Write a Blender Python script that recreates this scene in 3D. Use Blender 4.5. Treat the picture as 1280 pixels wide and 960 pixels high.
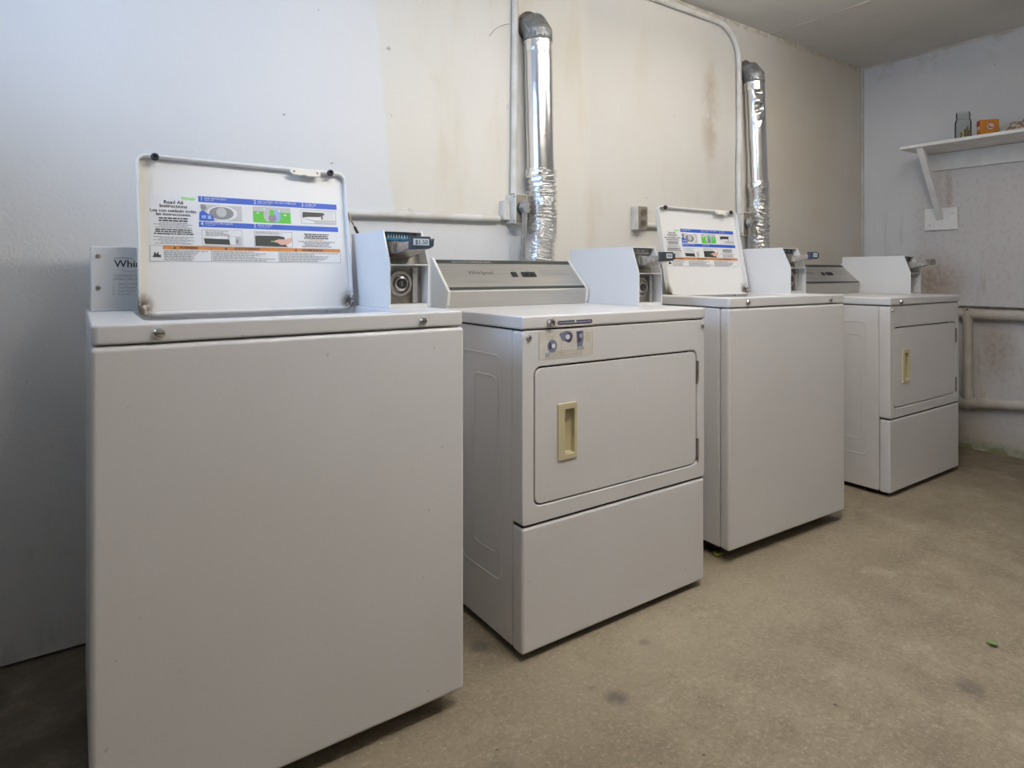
import bpy, bmesh, math, random
from mathutils import Vector, Matrix, noise
random.seed(7)
scene = bpy.context.scene
for o in list(bpy.data.objects): bpy.data.objects.remove(o)
C = scene.collection
PI = math.pi

# ------------------------------------------------------------------ camera
F_PX, YAW, HORIZON, CAM_H = 783.26, 0.6092, 340.80, 1.0295
cam_d = bpy.data.cameras.new('camera'); cam = bpy.data.objects.new('camera', cam_d); C.objects.link(cam)
cam_d.sensor_width = 36; cam_d.lens = F_PX / 1280 * 36
cam_d.shift_y = -(480 - HORIZON) / 1280
cam_d.clip_start = 0.02
cam.location = (0, 0, CAM_H); cam.rotation_euler = (PI / 2, 0, -YAW)
scene.camera = cam

# ------------------------------------------------------------------ world, lights, exposure
YB, XR, ZC = 2.0887, 4.2969, 2.3889          # back wall, right wall, ceiling
XL, YF = -0.62, -2.0                         # left wall, wall behind the camera
WIN = (0.80, 1.90, 1.42, 2.16)               # window in the left wall: y0 y1 z0 z1
world = bpy.data.worlds.new('sky'); scene.world = world; world.use_nodes = True
bg = world.node_tree.nodes['Background']
bg.inputs['Color'].default_value = (0.55, 0.72, 1.0, 1); bg.inputs['Strength'].default_value = 1.0
def area(name, loc, rot, sx, sy, power, col):
    l = bpy.data.lights.new(name, 'AREA'); l.shape = 'RECTANGLE'; l.size = sx; l.size_y = sy
    l.energy = power; l.color = col
    o = bpy.data.objects.new(name, l); C.objects.link(o); o.location = loc; o.rotation_euler = rot
    return o
# daylight entering by the window of the left wall
area('window_daylight', (XL - 0.16, (WIN[0] + WIN[1]) / 2, (WIN[2] + WIN[3]) / 2), (0, -PI / 2, 0), WIN[3] - WIN[2], WIN[1] - WIN[0], 27, (0.48, 0.67, 1.0))
LAMP_STRENGTH = 68.0
LAMP_COL = (1.0, 0.945, 0.885)
scene.view_settings.view_transform = 'Standard'; scene.view_settings.look = 'None'
scene.view_settings.gamma = 1.0; scene.view_settings.use_curve_mapping = False
scene.view_settings.exposure = 0.06

# ------------------------------------------------------------------ materials
MATS = {}
def new_mat(name):
    m = bpy.data.materials.new(name); m.use_nodes = True
    nt = m.node_tree; p = nt.nodes['Principled BSDF']; MATS[name] = m
    return m, nt, p
def N(nt, kind, **kw):
    n = nt.nodes.new(kind)
    for k, v in kw.items():
        if k in n.inputs: n.inputs[k].default_value = v
        else: setattr(n, k, v)
    return n
def mixc(nt, fac, a, b):
    n = nt.nodes.new('ShaderNodeMix'); n.data_type = 'RGBA'
    for sock, v in ((n.inputs[0], fac), (n.inputs[6], a), (n.inputs[7], b)):
        if hasattr(v, 'is_output'): nt.links.new(v, sock)
        elif isinstance(v, (int, float)): sock.default_value = v
        else: sock.default_value = (*v, 1)
    return n.outputs[2]
def math_n(nt, op, a, b=None, clamp=False):
    n = nt.nodes.new('ShaderNodeMath'); n.operation = op; n.use_clamp = clamp
    for i, v in enumerate((a, b)):
        if v is None: continue
        if hasattr(v, 'is_output'): nt.links.new(v, n.inputs[i])
        else: n.inputs[i].default_value = v
    return n.outputs[0]
def ramp(nt, val, lo, hi, a=0.0, b=1.0):
    n = nt.nodes.new('ShaderNodeMapRange'); n.interpolation_type = 'SMOOTHSTEP'
    nt.links.new(val, n.inputs[0]); n.inputs[1].default_value = lo; n.inputs[2].default_value = hi
    n.inputs[3].default_value = a; n.inputs[4].default_value = b
    return n.outputs[0]
def coords(nt, which='Object'):
    return nt.nodes.new('ShaderNodeTexCoord').outputs[which]
def noise_n(nt, vec, scale, detail=4, rough=0.55, dist=0.0, stretch=None):
    if stretch:
        mp = nt.nodes.new('ShaderNodeMapping'); mp.inputs['Scale'].default_value = stretch
        nt.links.new(vec, mp.inputs['Vector']); vec = mp.outputs[0]
    n = N(nt, 'ShaderNodeTexNoise', Scale=scale, Detail=detail, Roughness=rough, Distortion=dist)
    nt.links.new(vec, n.inputs['Vector']); return n.outputs['Fac']
def bump(nt, p, h, strength, dist=0.01):
    b = N(nt, 'ShaderNodeBump', Strength=strength, Distance=dist); nt.links.new(h, b.inputs['Height'])
    nt.links.new(b.outputs[0], p.inputs['Normal'])
def blob(nt, xyz, cx, cy, rx, ry, ax=('x', 'y'), soft=0.6):
    """soft elliptical mask about (cx, cy)"""
    a = math_n(nt, 'DIVIDE', math_n(nt, 'SUBTRACT', xyz[ax[0]], cx), rx)
    b = math_n(nt, 'DIVIDE', math_n(nt, 'SUBTRACT', xyz[ax[1]], cy), ry)
    d = math_n(nt, 'SQRT', math_n(nt, 'ADD', math_n(nt, 'MULTIPLY', a, a), math_n(nt, 'MULTIPLY', b, b)))
    return ramp(nt, d, 1.0 + soft * .5, 1.0 - soft, 0.0, 1.0)
def sep(nt, vec):
    s = nt.nodes.new('ShaderNodeSeparateXYZ'); nt.links.new(vec, s.inputs[0])
    return dict(x=s.outputs[0], y=s.outputs[1], z=s.outputs[2])
def flat(name, col, rough=0.5, metal=0.0, spec=0.5):
    m, nt, p = new_mat(name)
    p.inputs['Base Color'].default_value = (*col, 1); p.inputs['Roughness'].default_value = rough
    p.inputs['Metallic'].default_value = metal; p.inputs['Specular IOR Level'].default_value = spec
    return m
def grainy(name, c1, c2, scale, rough=0.5, metal=0.0, bumpy=0.0, detail=4, bscale=None, stretch=None, lo=.35, hi=.65):
    m, nt, p = new_mat(name); v = coords(nt)
    f = ramp(nt, noise_n(nt, v, scale, detail, stretch=stretch), lo, hi)
    nt.links.new(mixc(nt, f, c1, c2), p.inputs['Base Color'])
    p.inputs['Roughness'].default_value = rough; p.inputs['Metallic'].default_value = metal
    if bumpy: bump(nt, p, noise_n(nt, v, bscale or scale, detail), bumpy)
    return m

def enamel(name, base, dirt):
    m, nt, p = new_mat(name); v = coords(nt)
    f = ramp(nt, noise_n(nt, v, 2.2, 3), .35, .75, 0, .5)
    g = ramp(nt, noise_n(nt, v, 420, 2), .35, .65, 0, .22)
    c = mixc(nt, f, base, dirt)
    c = mixc(nt, g, c, [x * .80 for x in base])
    s = ramp(nt, noise_n(nt, v, 60, 1, .4), .765, .80, 0, .35)
    c = mixc(nt, s, c, (.30, .26, .22))
    nt.links.new(c, p.inputs['Base Color'])
    p.inputs['Roughness'].default_value = .34; p.inputs['Specular IOR Level'].default_value = .45
    bump(nt, p, noise_n(nt, v, 260, 2), .05, .002)
    return m
enamel('enamel', (.72, .712, .715), (.665, .65, .645))
enamel('enamel_blue', (.74, .745, .75), (.70, .705, .71))
# lid inside: enamel with rust eating the lower corners
def lid_mat():
    m, nt, p = new_mat('lid_enamel'); v = coords(nt); xyz = sep(nt, v)
    nz = noise_n(nt, v, 70, 5, .7)
    def corner(cx): return math_n(nt, 'MULTIPLY', blob(nt, xyz, cx, .012, .022, .034, ('x', 'z'), .9), ramp(nt, nz, .34, .52))
    r = math_n(nt, 'MAXIMUM', corner(.130), corner(.617))
    yel = ramp(nt, xyz['x'], .150, .128, 0, .55)
    c = mixc(nt, yel, (.74, .74, .735), (.70, .66, .56))
    c = mixc(nt, r, c, (.09, .055, .03))
    nt.links.new(c, p.inputs['Base Color']); p.inputs['Roughness'].default_value = .4
    return m
lid_mat()

def wall_back_mat():
    m, nt, p = new_mat('wall_back_paint'); v = coords(nt); xyz = sep(nt, v); xyz['x'] = math_n(nt, 'ADD', xyz['x'], .073); xyz['z'] = math_n(nt, 'SUBTRACT', xyz['z'], .006)
    big = noise_n(nt, v, 1.4, 4); mid = noise_n(nt, v, 6, 5, .6)
    drip = noise_n(nt, v, 3.0, 5, .6, stretch=(2.6, 1, .6))
    # old cream coat right of a ragged brushed edge, newer white coat left of it and under the conduit
    ex = math_n(nt, 'ADD', xyz['x'], math_n(nt, 'MULTIPLY', math_n(nt, 'SUBTRACT', mid, .5), .07))
    edge = math_n(nt, 'ADD', ex, math_n(nt, 'MULTIPLY', math_n(nt, 'SUBTRACT', xyz['z'], 2.0), .085))
    cream = ramp(nt, edge, .930, .950)
    low = ramp(nt, xyz['z'], 1.16, 1.27)
    left_zone = ramp(nt, xyz['x'], 1.62, 1.50)
    hide = math_n(nt, 'MULTIPLY', math_n(nt, 'SUBTRACT', 1.0, low), left_zone)
    cream = math_n(nt, 'MULTIPLY', cream, math_n(nt, 'SUBTRACT', 1.0, hide))
    strength = ramp(nt, big, .3, .7, .62, 1.0)
    white = (.70, .71, .72)
    creamc = mixc(nt, ramp(nt, xyz['x'], 1.90, 1.98), (.70, .675, .605), (.655, .63, .575))
    tan = mixc(nt, ramp(nt, xyz['x'], 2.9, 3.6), creamc, (.60, .55, .465))
    c = mixc(nt, math_n(nt, 'MULTIPLY', cream, strength), white, tan)
    # vertical yellowed streaks
    st = math_n(nt, 'MULTIPLY', ramp(nt, drip, .50, .75, 0, .38), cream)
    c = mixc(nt, st, c, (.60, .54, .42))
    # brown seepage beside the second conduit and behind the first duct
    s1 = math_n(nt, 'MULTIPLY', blob(nt, xyz, 2.80, 1.86, .075, .30, ('x', 'z'), .9), ramp(nt, mid, .36, .66))
    c = mixc(nt, math_n(nt, 'MULTIPLY', s1, .55), c, (.32, .25, .15))
    s2 = math_n(nt, 'MULTIPLY', blob(nt, xyz, 1.90, 1.62, .10, .5, ('x', 'z'), .95), ramp(nt, drip, .40, .66))
    c = mixc(nt, math_n(nt, 'MULTIPLY', s2, .45), c, (.52, .43, .28))
    s3 = math_n(nt, 'MULTIPLY', blob(nt, xyz, 1.20, 1.95, .10, .45, ('x', 'z'), .95), ramp(nt, drip, .40, .66))
    c = mixc(nt, math_n(nt, 'MULTIPLY', s3, .40), c, (.56, .48, .33))
    # mouldy line under the ceiling
    top = math_n(nt, 'MULTIPLY', ramp(nt, xyz['z'], 2.345, 2.372), ramp(nt, noise_n(nt, v, 22, 5, .7), .40, .60))
    top = math_n(nt, 'MULTIPLY', top, ramp(nt, xyz['x'], 1.5, 2.2))
    c = mixc(nt, math_n(nt, 'MULTIPLY', top, .6), c, (.36, .29, .15))
    # scuffs and fly specks
    sp = ramp(nt, noise_n(nt, v, 26, 2, .5), .765, .79, 0, .6)
    c = mixc(nt, sp, c, (.25, .23, .20))
    sm = math_n(nt, 'MULTIPLY', ramp(nt, xyz['z'], .55, .1, 0, .35), ramp(nt, noise_n(nt, v, 9, 5, .7, stretch=(1, 1, .4)), .5, .7))
    c = mixc(nt, sm, c, (.28, .25, .22))
    nt.links.new(c, p.inputs['Base Color']); p.inputs['Roughness'].default_value = .75
    h = math_n(nt, 'ADD', noise_n(nt, v, 130, 3), math_n(nt, 'MULTIPLY', noise_n(nt, v, 12, 3), 1.4))
    bump(nt, p, h, .16, .006)
wall_back_mat()
def wall_right_mat():
    m, nt, p = new_mat('wall_right_paint'); v = coords(nt); xyz = sep(nt, v); xyz['y'] = math_n(nt, 'ADD', xyz['y'], .038)
    big = noise_n(nt, v, 2.0, 5, .6); fine = noise_n(nt, v, 40, 5, .7)
    c = mixc(nt, ramp(nt, big, .35, .7, 0, .5), (.66, .66, .67), (.57, .565, .57))
    # rough bare area below the shelf
    bare = math_n(nt, 'MULTIPLY', ramp(nt, xyz['z'], 1.68, 1.60), ramp(nt, math_n(nt, 'ADD', xyz['y'], math_n(nt, 'MULTIPLY', big, .2)), 1.95, 1.85))
    c = mixc(nt, math_n(nt, 'MULTIPLY', bare, .7), c, (.585, .56, .555))
    c = mixc(nt, math_n(nt, 'MULTIPLY', bare, ramp(nt, fine, .50, .66, 0, .32)), c, (.38, .35, .34))
    dr = noise_n(nt, v, 3.2, 5, .65, stretch=(1, 4.0, .7))
    c = mixc(nt, math_n(nt, 'MULTIPLY', ramp(nt, dr, .55, .72, 0, .4), ramp(nt, xyz['z'], 1.7, 1.2)), c, (.36, .30, .25))
    # brown damp marks: behind the far dryer, on the pipes, a rust run below the brace
    for cy, cz, ry, rz, k in ((1.72, .99, .17, .16, .75), (1.38, .60, .09, .18, .6), (1.62, 1.50, .022, .17, .65), (1.9, .5, .3, .5, .5)):
        b = math_n(nt, 'MULTIPLY', blob(nt, xyz, cy, cz, ry, rz, ('y', 'z'), .9), ramp(nt, fine, .30, .62, .45, 1.0))
        c = mixc(nt, math_n(nt, 'MULTIPLY', b, k), c, (.33, .25, .18))
    low = ramp(nt, xyz['z'], .26, .0)
    c = mixc(nt, math_n(nt, 'MULTIPLY', low, ramp(nt, big, .3, .6, .25, .75)), c, (.40, .36, .26))
    alg = math_n(nt, 'MULTIPLY', ramp(nt, math_n(nt, 'ADD', xyz['z'], math_n(nt, 'MULTIPLY', fine, -.05)), .05, -.01), ramp(nt, noise_n(nt, v, 9, 4), .38, .58))
    c = mixc(nt, math_n(nt, 'MULTIPLY', alg, .8), c, (.16, .20, .05))
    top = math_n(nt, 'MULTIPLY', ramp(nt, xyz['z'], 2.20, 2.37), ramp(nt, noise_n(nt, v, 7, 5, .7), .48, .66, 0, .5))
    c = mixc(nt, top, c, (.33, .32, .30))
    sp = ramp(nt, noise_n(nt, v, 30, 2, .5), .76, .79, 0, .6)
    c = mixc(nt, sp, c, (.2, .18, .16))
    nt.links.new(c, p.inputs['Base Color']); p.inputs['Roughness'].default_value = .8
    h = math_n(nt, 'ADD', noise_n(nt, v, 120, 3), math_n(nt, 'MULTIPLY', bare, math_n(nt, 'MULTIPLY', fine, 2.0)))
    bump(nt, p, h, .25, .006)
wall_right_mat()
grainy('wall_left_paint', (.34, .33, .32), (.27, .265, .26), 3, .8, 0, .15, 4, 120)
grainy('wall_paint', (.74, .74, .73), (.68, .67, .65), 3, .8, 0, .15, 4, 120)
def ceiling_mat():
    m, nt, p = new_mat('ceiling_paint'); v = coords(nt)
    c = mixc(nt, ramp(nt, noise_n(nt, v, 2.2, 5, .6), .3, .7), (.70, .685, .65), (.62, .605, .57))
    c = mixc(nt, ramp(nt, noise_n(nt, v, 2.5, 6, .7, stretch=(1, .5, 1)), .58, .72, 0, .5), c, (.46, .43, .37))
    c = mixc(nt, ramp(nt, noise_n(nt, v, 150, 3), .35, .7, 0, .3), c, (.50, .49, .46))
    nt.links.new(c, p.inputs['Base Color']); p.inputs['Roughness'].default_value = .85
    bump(nt, p, noise_n(nt, v, 150, 3), .35, .006)
ceiling_mat()
def floor_mat():
    m, nt, p = new_mat('concrete_floor'); v = coords(nt); xyz = sep(nt, v)
    big = noise_n(nt, v, 1.3, 5, .6); mid = noise_n(nt, v, 5.5, 6, .65); fine = noise_n(nt, v, 85, 5, .8); grit = noise_n(nt, v, 30, 6, .75)
    c = mixc(nt, ramp(nt, big, .32, .68), (.255, .212, .145), (.318, .268, .188))
    c = mixc(nt, ramp(nt, mid, .48, .68, 0, .62), c, (.195, .158, .110))
    c = mixc(nt, ramp(nt, mid, .47, .30, 0, .5), c, (.43, .365, .265))
    c = mixc(nt, ramp(nt, grit, .46, .66, 0, .50), c, (.205, .165, .112))
    c = mixc(nt, ramp(nt, fine, .52, .68, 0, .60), c, (.50, .435, .335))
    c = mixc(nt, ramp(nt, fine, .47, .32, 0, .60), c, (.13, .105, .07))
    # pale worn strip along the machine fronts, damp dark zone by the right wall
    wear = math_n(nt, 'MULTIPLY', blob(nt, xyz, 1.5, 1.22, 1.1, .20, ('x', 'y'), .95), ramp(nt, mid, .35, .6))
    c = mixc(nt, math_n(nt, 'MULTIPLY', wear, .35), c, (.50, .43, .32))
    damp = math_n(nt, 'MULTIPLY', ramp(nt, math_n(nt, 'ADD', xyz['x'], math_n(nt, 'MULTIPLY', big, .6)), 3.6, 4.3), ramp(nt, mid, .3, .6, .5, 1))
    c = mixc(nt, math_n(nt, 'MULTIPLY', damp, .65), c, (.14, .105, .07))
    shade_stain = math_n(nt, 'MULTIPLY', ramp(nt, math_n(nt, 'ADD', math_n(nt, 'SUBTRACT', xyz['y'], xyz['x']), math_n(nt, 'MULTIPLY', big, .5)), 1.3, 1.75), ramp(nt, mid, .3, .6, .5, 1))  # back left corner: shade painted into the floor colour over darker stains
    c = mixc(nt, math_n(nt, 'MULTIPLY', shade_stain, .75), c, (.10, .078, .052))
    for cx, cy, rx, ry, k in ((1.075, 1.098, .032, .030, .75), (1.819, .625, .040, .036, .65), (.915, 1.466, .035, .032, .65), (1.30, 1.22, .02, .018, .4), (.72, 1.08, .05, .03, .4), (1.05, 1.16, .014, .012, .5)):
        b = math_n(nt, 'MULTIPLY', blob(nt, xyz, cx, cy, rx, ry, ('x', 'y'), .7), ramp(nt, noise_n(nt, v, 30, 3), .25, .6, .55, 1.0))
        c = mixc(nt, math_n(nt, 'MULTIPLY', b, k), c, (.10, .082, .075))
    sp = ramp(nt, noise_n(nt, v, 34, 2, .5), .755, .775, 0, .85)
    c = mixc(nt, sp, c, (.06, .05, .04))
    nt.links.new(c, p.inputs['Base Color'])
    nt.links.new(ramp(nt, mid, .3, .7, .62, .82), p.inputs['Roughness'])
    bump(nt, p, math_n(nt, 'ADD', grit, fine), .20, .004)
floor_mat()

grainy('white_board', (.80, .80, .785), (.73, .72, .70), 12, .6, 0, .1, 5, 60)
grainy('trim_paint', (.60, .58, .53), (.48, .44, .38), 9, .7, 0, .1, 5, 60)
grainy('conduit_paint', (.68, .67, .645), (.58, .555, .505), 11, .5, 0, .08, 4, 60)
grainy('pipe_paint', (.56, .535, .49), (.46, .425, .375), 8, .6, 0, .12, 5, 50)
grainy('pipe_dark', (.10, .085, .065), (.17, .14, .11), 20, .8)
grainy('galvanised', (.15, .152, .15), (.23, .232, .225), 28, .62, .3, .15, 5, 70)
grainy('tape_grey', (.22, .225, .225), (.38, .385, .385), 50, .45, .7, .5, 4, 70)
grainy('old_plate', (.22, .19, .145), (.31, .275, .22), 20, .6, .25)
grainy('steel_dark', (.24, .22, .19), (.36, .335, .30), 22, .42, .75, .05)
grainy('steel', (.52, .51, .49), (.63, .62, .60), 20, .35, .85)
grainy('chrome_worn', (.42, .39, .36), (.62, .59, .56), 60, .28, .9)
grainy('plug_grey', (.24, .245, .245), (.32, .325, .32), 30, .6)
grainy('cord_grey', (.22, .22, .215), (.30, .30, .29), 30, .6)
grainy('beige_plastic', (.64, .575, .37), (.57, .505, .315), 9, .45)
flat('black', (.012, .012, .013), .5); flat('rubber', (.03, .03, .032), .65); flat('under_black', (.015, .013, .012), .9)
flat('cap_white', (.74, .725, .68), .45); flat('plastic_white', (.75, .73, .66), .45)
flat('label_white', (.74, .75, .765), .5); flat('ink', (.035, .035, .04), .6); flat('ink_grey', (.30, .30, .31), .6)
flat('print_blue', (.028, .105, .52), .5); flat('print_orange', (.62, .23, .045), .5); flat('print_green', (.10, .50, .045), .5)
flat('print_lightgrey', (.50, .51, .52), .5); flat('print_grey', (.24, .25, .26), .5); flat('print_dark', (.035, .042, .038), .5)
flat('print_skin', (.68, .40, .33), .5); flat('print_paleblue', (.30, .42, .72), .5); flat('print_palegreen', (.35, .68, .28), .5)
flat('purple', (.085, .065, .14), .5); flat('charcoal', (.055, .058, .065), .45); flat('faded_blue', (.20, .22, .31), .55); flat('faded_grey', (.36, .41, .44), .55)
grainy('aged_sticker', (.62, .59, .52), (.68, .66, .61), 40, .6)
flat('aged_ink', (.46, .405, .31), .7); flat('slot_blue', (.035, .16, .30), .4); flat('tag_dark', (.035, .055, .085), .45); flat('tag_face', (.55, .66, .76), .5)
flat('slot_white', (.72, .78, .82), .5); flat('leaf_yellow', (.42, .42, .02), .6); flat('leaf_green', (.18, .30, .08), .6)
flat('wire', (.30, .26, .21), .6); flat('box_orange', (.56, .215, .015), .55); flat('box_red', (.36, .06, .03), .55); flat('emblem_white', (.66, .58, .50), .55)
flat('emblem_red', (.42, .06, .05), .55); flat('box_green', (.08, .16, .03), .55); flat('jar_fill', (.26, .22, .07), .7); flat('lamp_white', (.8, .8, .8), .5)
grainy('rag', (.22, .14, .08), (.55, .48, .40), 55, .85, 0, .4, 4, 60)
def brushed(name, c1, c2, rough, stretch):
    m, nt, p = new_mat(name); v = coords(nt)
    f = noise_n(nt, v, 60, 4, .6, stretch=stretch)
    nt.links.new(mixc(nt, f, c1, c2), p.inputs['Base Color']); p.inputs['Metallic'].default_value = .8
    p.inputs['Roughness'].default_value = rough
brushed('console_steel', (.40, .39, .365), (.55, .54, .51), .38, (.05, 1, 3))
brushed('apron_grey', (.50, .49, .455), (.58, .57, .54), .5, (.05, 1, 3))
def foil(name, rough, scale, strength, c=(.78, .78, .78)):
    m, nt, p = new_mat(name); v = coords(nt)
    p.inputs['Base Color'].default_value = (*c, 1); p.inputs['Metallic'].default_value = 1; p.inputs['Roughness'].default_value = rough
    h = math_n(nt, 'ADD', noise_n(nt, v, scale, 4, .65), math_n(nt, 'MULTIPLY', noise_n(nt, v, scale * 2.7, 3, .6), .4))
    bump(nt, p, h, strength, .012)
foil('foil_smooth', .22, 16, .06); foil('foil_crumpled', .13, 42, .22, (.90, .90, .90))
def glass(name, tint, alpha):
    m, nt, p = new_mat(name); nt.nodes.remove(p)
    t = N(nt, 'ShaderNodeBsdfTransparent'); t.inputs[0].default_value = (*tint, 1)
    g = N(nt, 'ShaderNodeBsdfGlossy', Roughness=.04); mx = N(nt, 'ShaderNodeMixShader')
    lw = N(nt, 'ShaderNodeLayerWeight', Blend=alpha)
    nt.links.new(lw.outputs['Fresnel'], mx.inputs[0]); nt.links.new(t.outputs[0], mx.inputs[1]); nt.links.new(g.outputs[0], mx.inputs[2])
    nt.links.new(mx.outputs[0], nt.nodes['Material Output'].inputs[0])
glass('jar_glass', (.93, .935, .93), .14); glass('pane_glass', (.97, .98, .98), .3)
def emit(name, col, s):
    m, nt, p = new_mat(name); nt.nodes.remove(p)
    e = N(nt, 'ShaderNodeEmission', Strength=s); e.inputs[0].default_value = (*col, 1)
    nt.links.new(e.outputs[0], nt.nodes['Material Output'].inputs[0])
emit('lamp_glow', LAMP_COL, LAMP_STRENGTH); emit('lamp_glow_weak', LAMP_COL, LAMP_STRENGTH * .56)

# ------------------------------------------------------------------ mesh builder
def text_polys(body, size):
    cu = bpy.data.curves.new('text', 'FONT'); cu.body = body; cu.size = size; cu.align_x = 'LEFT'; cu.resolution_u = 2
    o = bpy.data.objects.new('text', cu); C.objects.link(o)
    dg = bpy.context.evaluated_depsgraph_get(); dg.update()
    me = o.evaluated_get(dg).to_mesh()
    vs = [v.co.copy() for v in me.vertices]; fs = [tuple(p.vertices) for p in me.polygons]
    o.evaluated_get(dg).to_mesh_clear()
    bpy.data.objects.remove(o); bpy.data.curves.remove(cu)
    return vs, fs
class MB:
    def __init__(s): s.v = []; s.f = []; s.m = []; s.mats = []
    def mi(s, mat):
        if mat not in s.mats: s.mats.append(mat)
        return s.mats.index(mat)
    def add(s, vs, fs, mat):
        b = len(s.v); s.v += [tuple(v) for v in vs]; k = s.mi(mat)
        for f in fs: s.f.append(tuple(b + i for i in f)); s.m.append(k)
        return s
    def box(s, x0, x1, y0, y1, z0, z1, mat):
        vs = [(x, y, z) for x in (x0, x1) for y in (y0, y1) for z in (z0, z1)]
        return s.add(vs, [(0, 1, 3, 2), (4, 6, 7, 5), (0, 4, 5, 1), (2, 3, 7, 6), (0, 2, 6, 4), (1, 5, 7, 3)], mat)
    def prism(s, poly, a0, a1, mat, axis='x'):
        """poly of (p, q) extruded along axis; axis x: p=y q=z, axis y: p=x q=z, axis z: p=x q=y"""
        def pt(p, q, a): return {'x': (a, p, q), 'y': (p, a, q), 'z': (p, q, a)}[axis]
        n = len(poly); vs = [pt(p, q, a0) for p, q in poly] + [pt(p, q, a1) for p, q in poly]
        fs = [tuple(range(n))[::-1], tuple(range(n, 2 * n))] + [(i, (i + 1) % n, n + (i + 1) % n, n + i) for i in range(n)]
        return s.add(vs, fs, mat)
    def ring(s, outer, inner, a0, a1, mat, axis='y'):
        """plate with a hole: outer and inner loops need the same number of points"""
        def pt(p, q, a): return {'x': (a, p, q), 'y': (p, a, q), 'z': (p, q, a)}[axis]
        n = len(outer); vs = [pt(*p, a) for a in (a0, a1) for L in (outer, inner) for p in L]; fs = []
        for i in range(n):
            j = (i + 1) % n
            fs += [(i, j, n + j, n + i), (2 * n + i, 3 * n + i, 3 * n + j, 2 * n + j), (i, 2 * n + i, 2 * n + j, j), (n + i, n + j, 3 * n + j, 3 * n + i)]
        return s.add(vs, fs, mat)
    def lathe(s, prof, c, ax, mat, n=24, cap=True):
        """prof of (radius, height along axis) about point c"""
        ax = Vector(ax).normalized(); a = ax.orthogonal().normalized(); b = ax.cross(a); c = Vector(c)
        vs = []; fs = []
        for r, h in prof:
            for i in range(n):
                t = 2 * PI * i / n; vs.append(c + ax * h + (a * math.cos(t) + b * math.sin(t)) * r)
        for k in range(len(prof) - 1):
            for i in range(n):
                j = (i + 1) % n; fs.append((k * n + i, k * n + j, (k + 1) * n + j, (k + 1) * n + i))
        if cap: fs += [tuple(range(n))[::-1], tuple(range((len(prof) - 1) * n, len(prof) * n))]
        return s.add(vs, fs, mat)
    def tube(s, path, r, mat, n=14, rfun=None, disp=None):
        pts = [Vector(p) for p in path]; vs = []; fs = []; up = None
        for i, p in enumerate(pts):
            t = (pts[min(i + 1, len(pts) - 1)] - pts[max(i - 1, 0)]).normalized()
            if up is None: up = t.orthogonal().normalized()
            up = (up - t * up.dot(t)).normalized(); b = t.cross(up)
            for k in range(n):
                a = 2 * PI * k / n; rr = rfun(i / (len(pts) - 1), a) if rfun else r
                q = p + (up * math.cos(a) + b * math.sin(a)) * rr
                vs.append(disp(q) if disp else q)
        m = len(pts)
        for i in range(m - 1):
            for k in range(n):
                j = (k + 1) % n; fs.append((i * n + k, i * n + j, (i + 1) * n + j, (i + 1) * n + k))
        fs += [tuple(range(n))[::-1], tuple(range((m - 1) * n, m * n))]
        return s.add(vs, fs, mat)
    def text(s, body, size, origin, mat, ex=(1, 0, 0), ey=(0, 0, 1), align='l', squash=1.0):
        vs, fs = text_polys(body, size); ex = Vector(ex); ey = Vector(ey); o = Vector(origin)
        w = max((v.x for v in vs), default=0) * squash; dx = {'l': 0, 'c': -w / 2, 'r': -w}[align]
        return s.add([o + ex * (v.x * squash + dx) + ey * v.y for v in vs], fs, mat)
    def build(s, name, parent=None, bevel=None, seg=3, smooth=True, angle=35):
        me = bpy.data.meshes.new(name); me.from_pydata(s.v, [], s.f); me.update()
        bm = bmesh.new(); bm.from_mesh(me); bmesh.ops.recalc_face_normals(bm, faces=bm.faces); bm.to_mesh(me); bm.free()
        for k in s.mats: me.materials.append(MATS[k])
        me.polygons.foreach_set('material_index', s.m)
        if smooth:
            me.polygons.foreach_set('use_smooth', [True] * len(me.polygons))
            if not bevel: me.set_sharp_from_angle(angle=math.radians(angle))
        o = bpy.data.objects.new(name, me); C.objects.link(o)
        if parent: o.parent = parent
        if bevel:
            b = o.modifiers.new('bevel', 'BEVEL'); b.width = bevel; b.segments = seg; b.limit_method = 'ANGLE'; b.angle_limit = math.radians(30)
            w = o.modifiers.new('normals', 'WEIGHTED_NORMAL'); w.keep_sharp = False; w.weight = 80
        return o
def flat_build(mb, name, parent=None):       # printed sheets: no normal recalculation trouble, no smoothing
    return mb.build(name, parent, smooth=False)
def tag(o, label=None, cat=None, group=None, kind=None):
    for k, v in (('label', label), ('category', cat), ('group', group), ('kind', kind)):
        if v: o[k] = v
    return o
def thing(name, label, cat, loc=(0, 0, 0), rz=0, group=None):
    o = bpy.data.objects.new(name, None); C.objects.link(o); o.location = loc; o.rotation_euler = (0, 0, rz)
    o.empty_display_size = .1
    return tag(o, label, cat, group)
def rrect(x0, x1, y0, y1, r, n=5):
    pts = []
    for cx, cy, a0 in ((x1 - r, y1 - r, 0), (x0 + r, y1 - r, 90), (x0 + r, y0 + r, 180), (x1 - r, y0 + r, 270)):
        for i in range(n + 1):
            a = math.radians(a0 + 90 * i / n); pts.append((cx + r * math.cos(a), cy + r * math.sin(a)))
    return pts
def arc(p0, p1, c, n=8):
    """quarter arc in the plane of p0, p1 about c"""
    c = Vector(c); a = Vector(p0) - c; b = Vector(p1) - c
    return [c + a * math.cos(t * PI / 2 / n) + b * math.sin(t * PI / 2 / n) for t in range(n + 1)]

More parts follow.
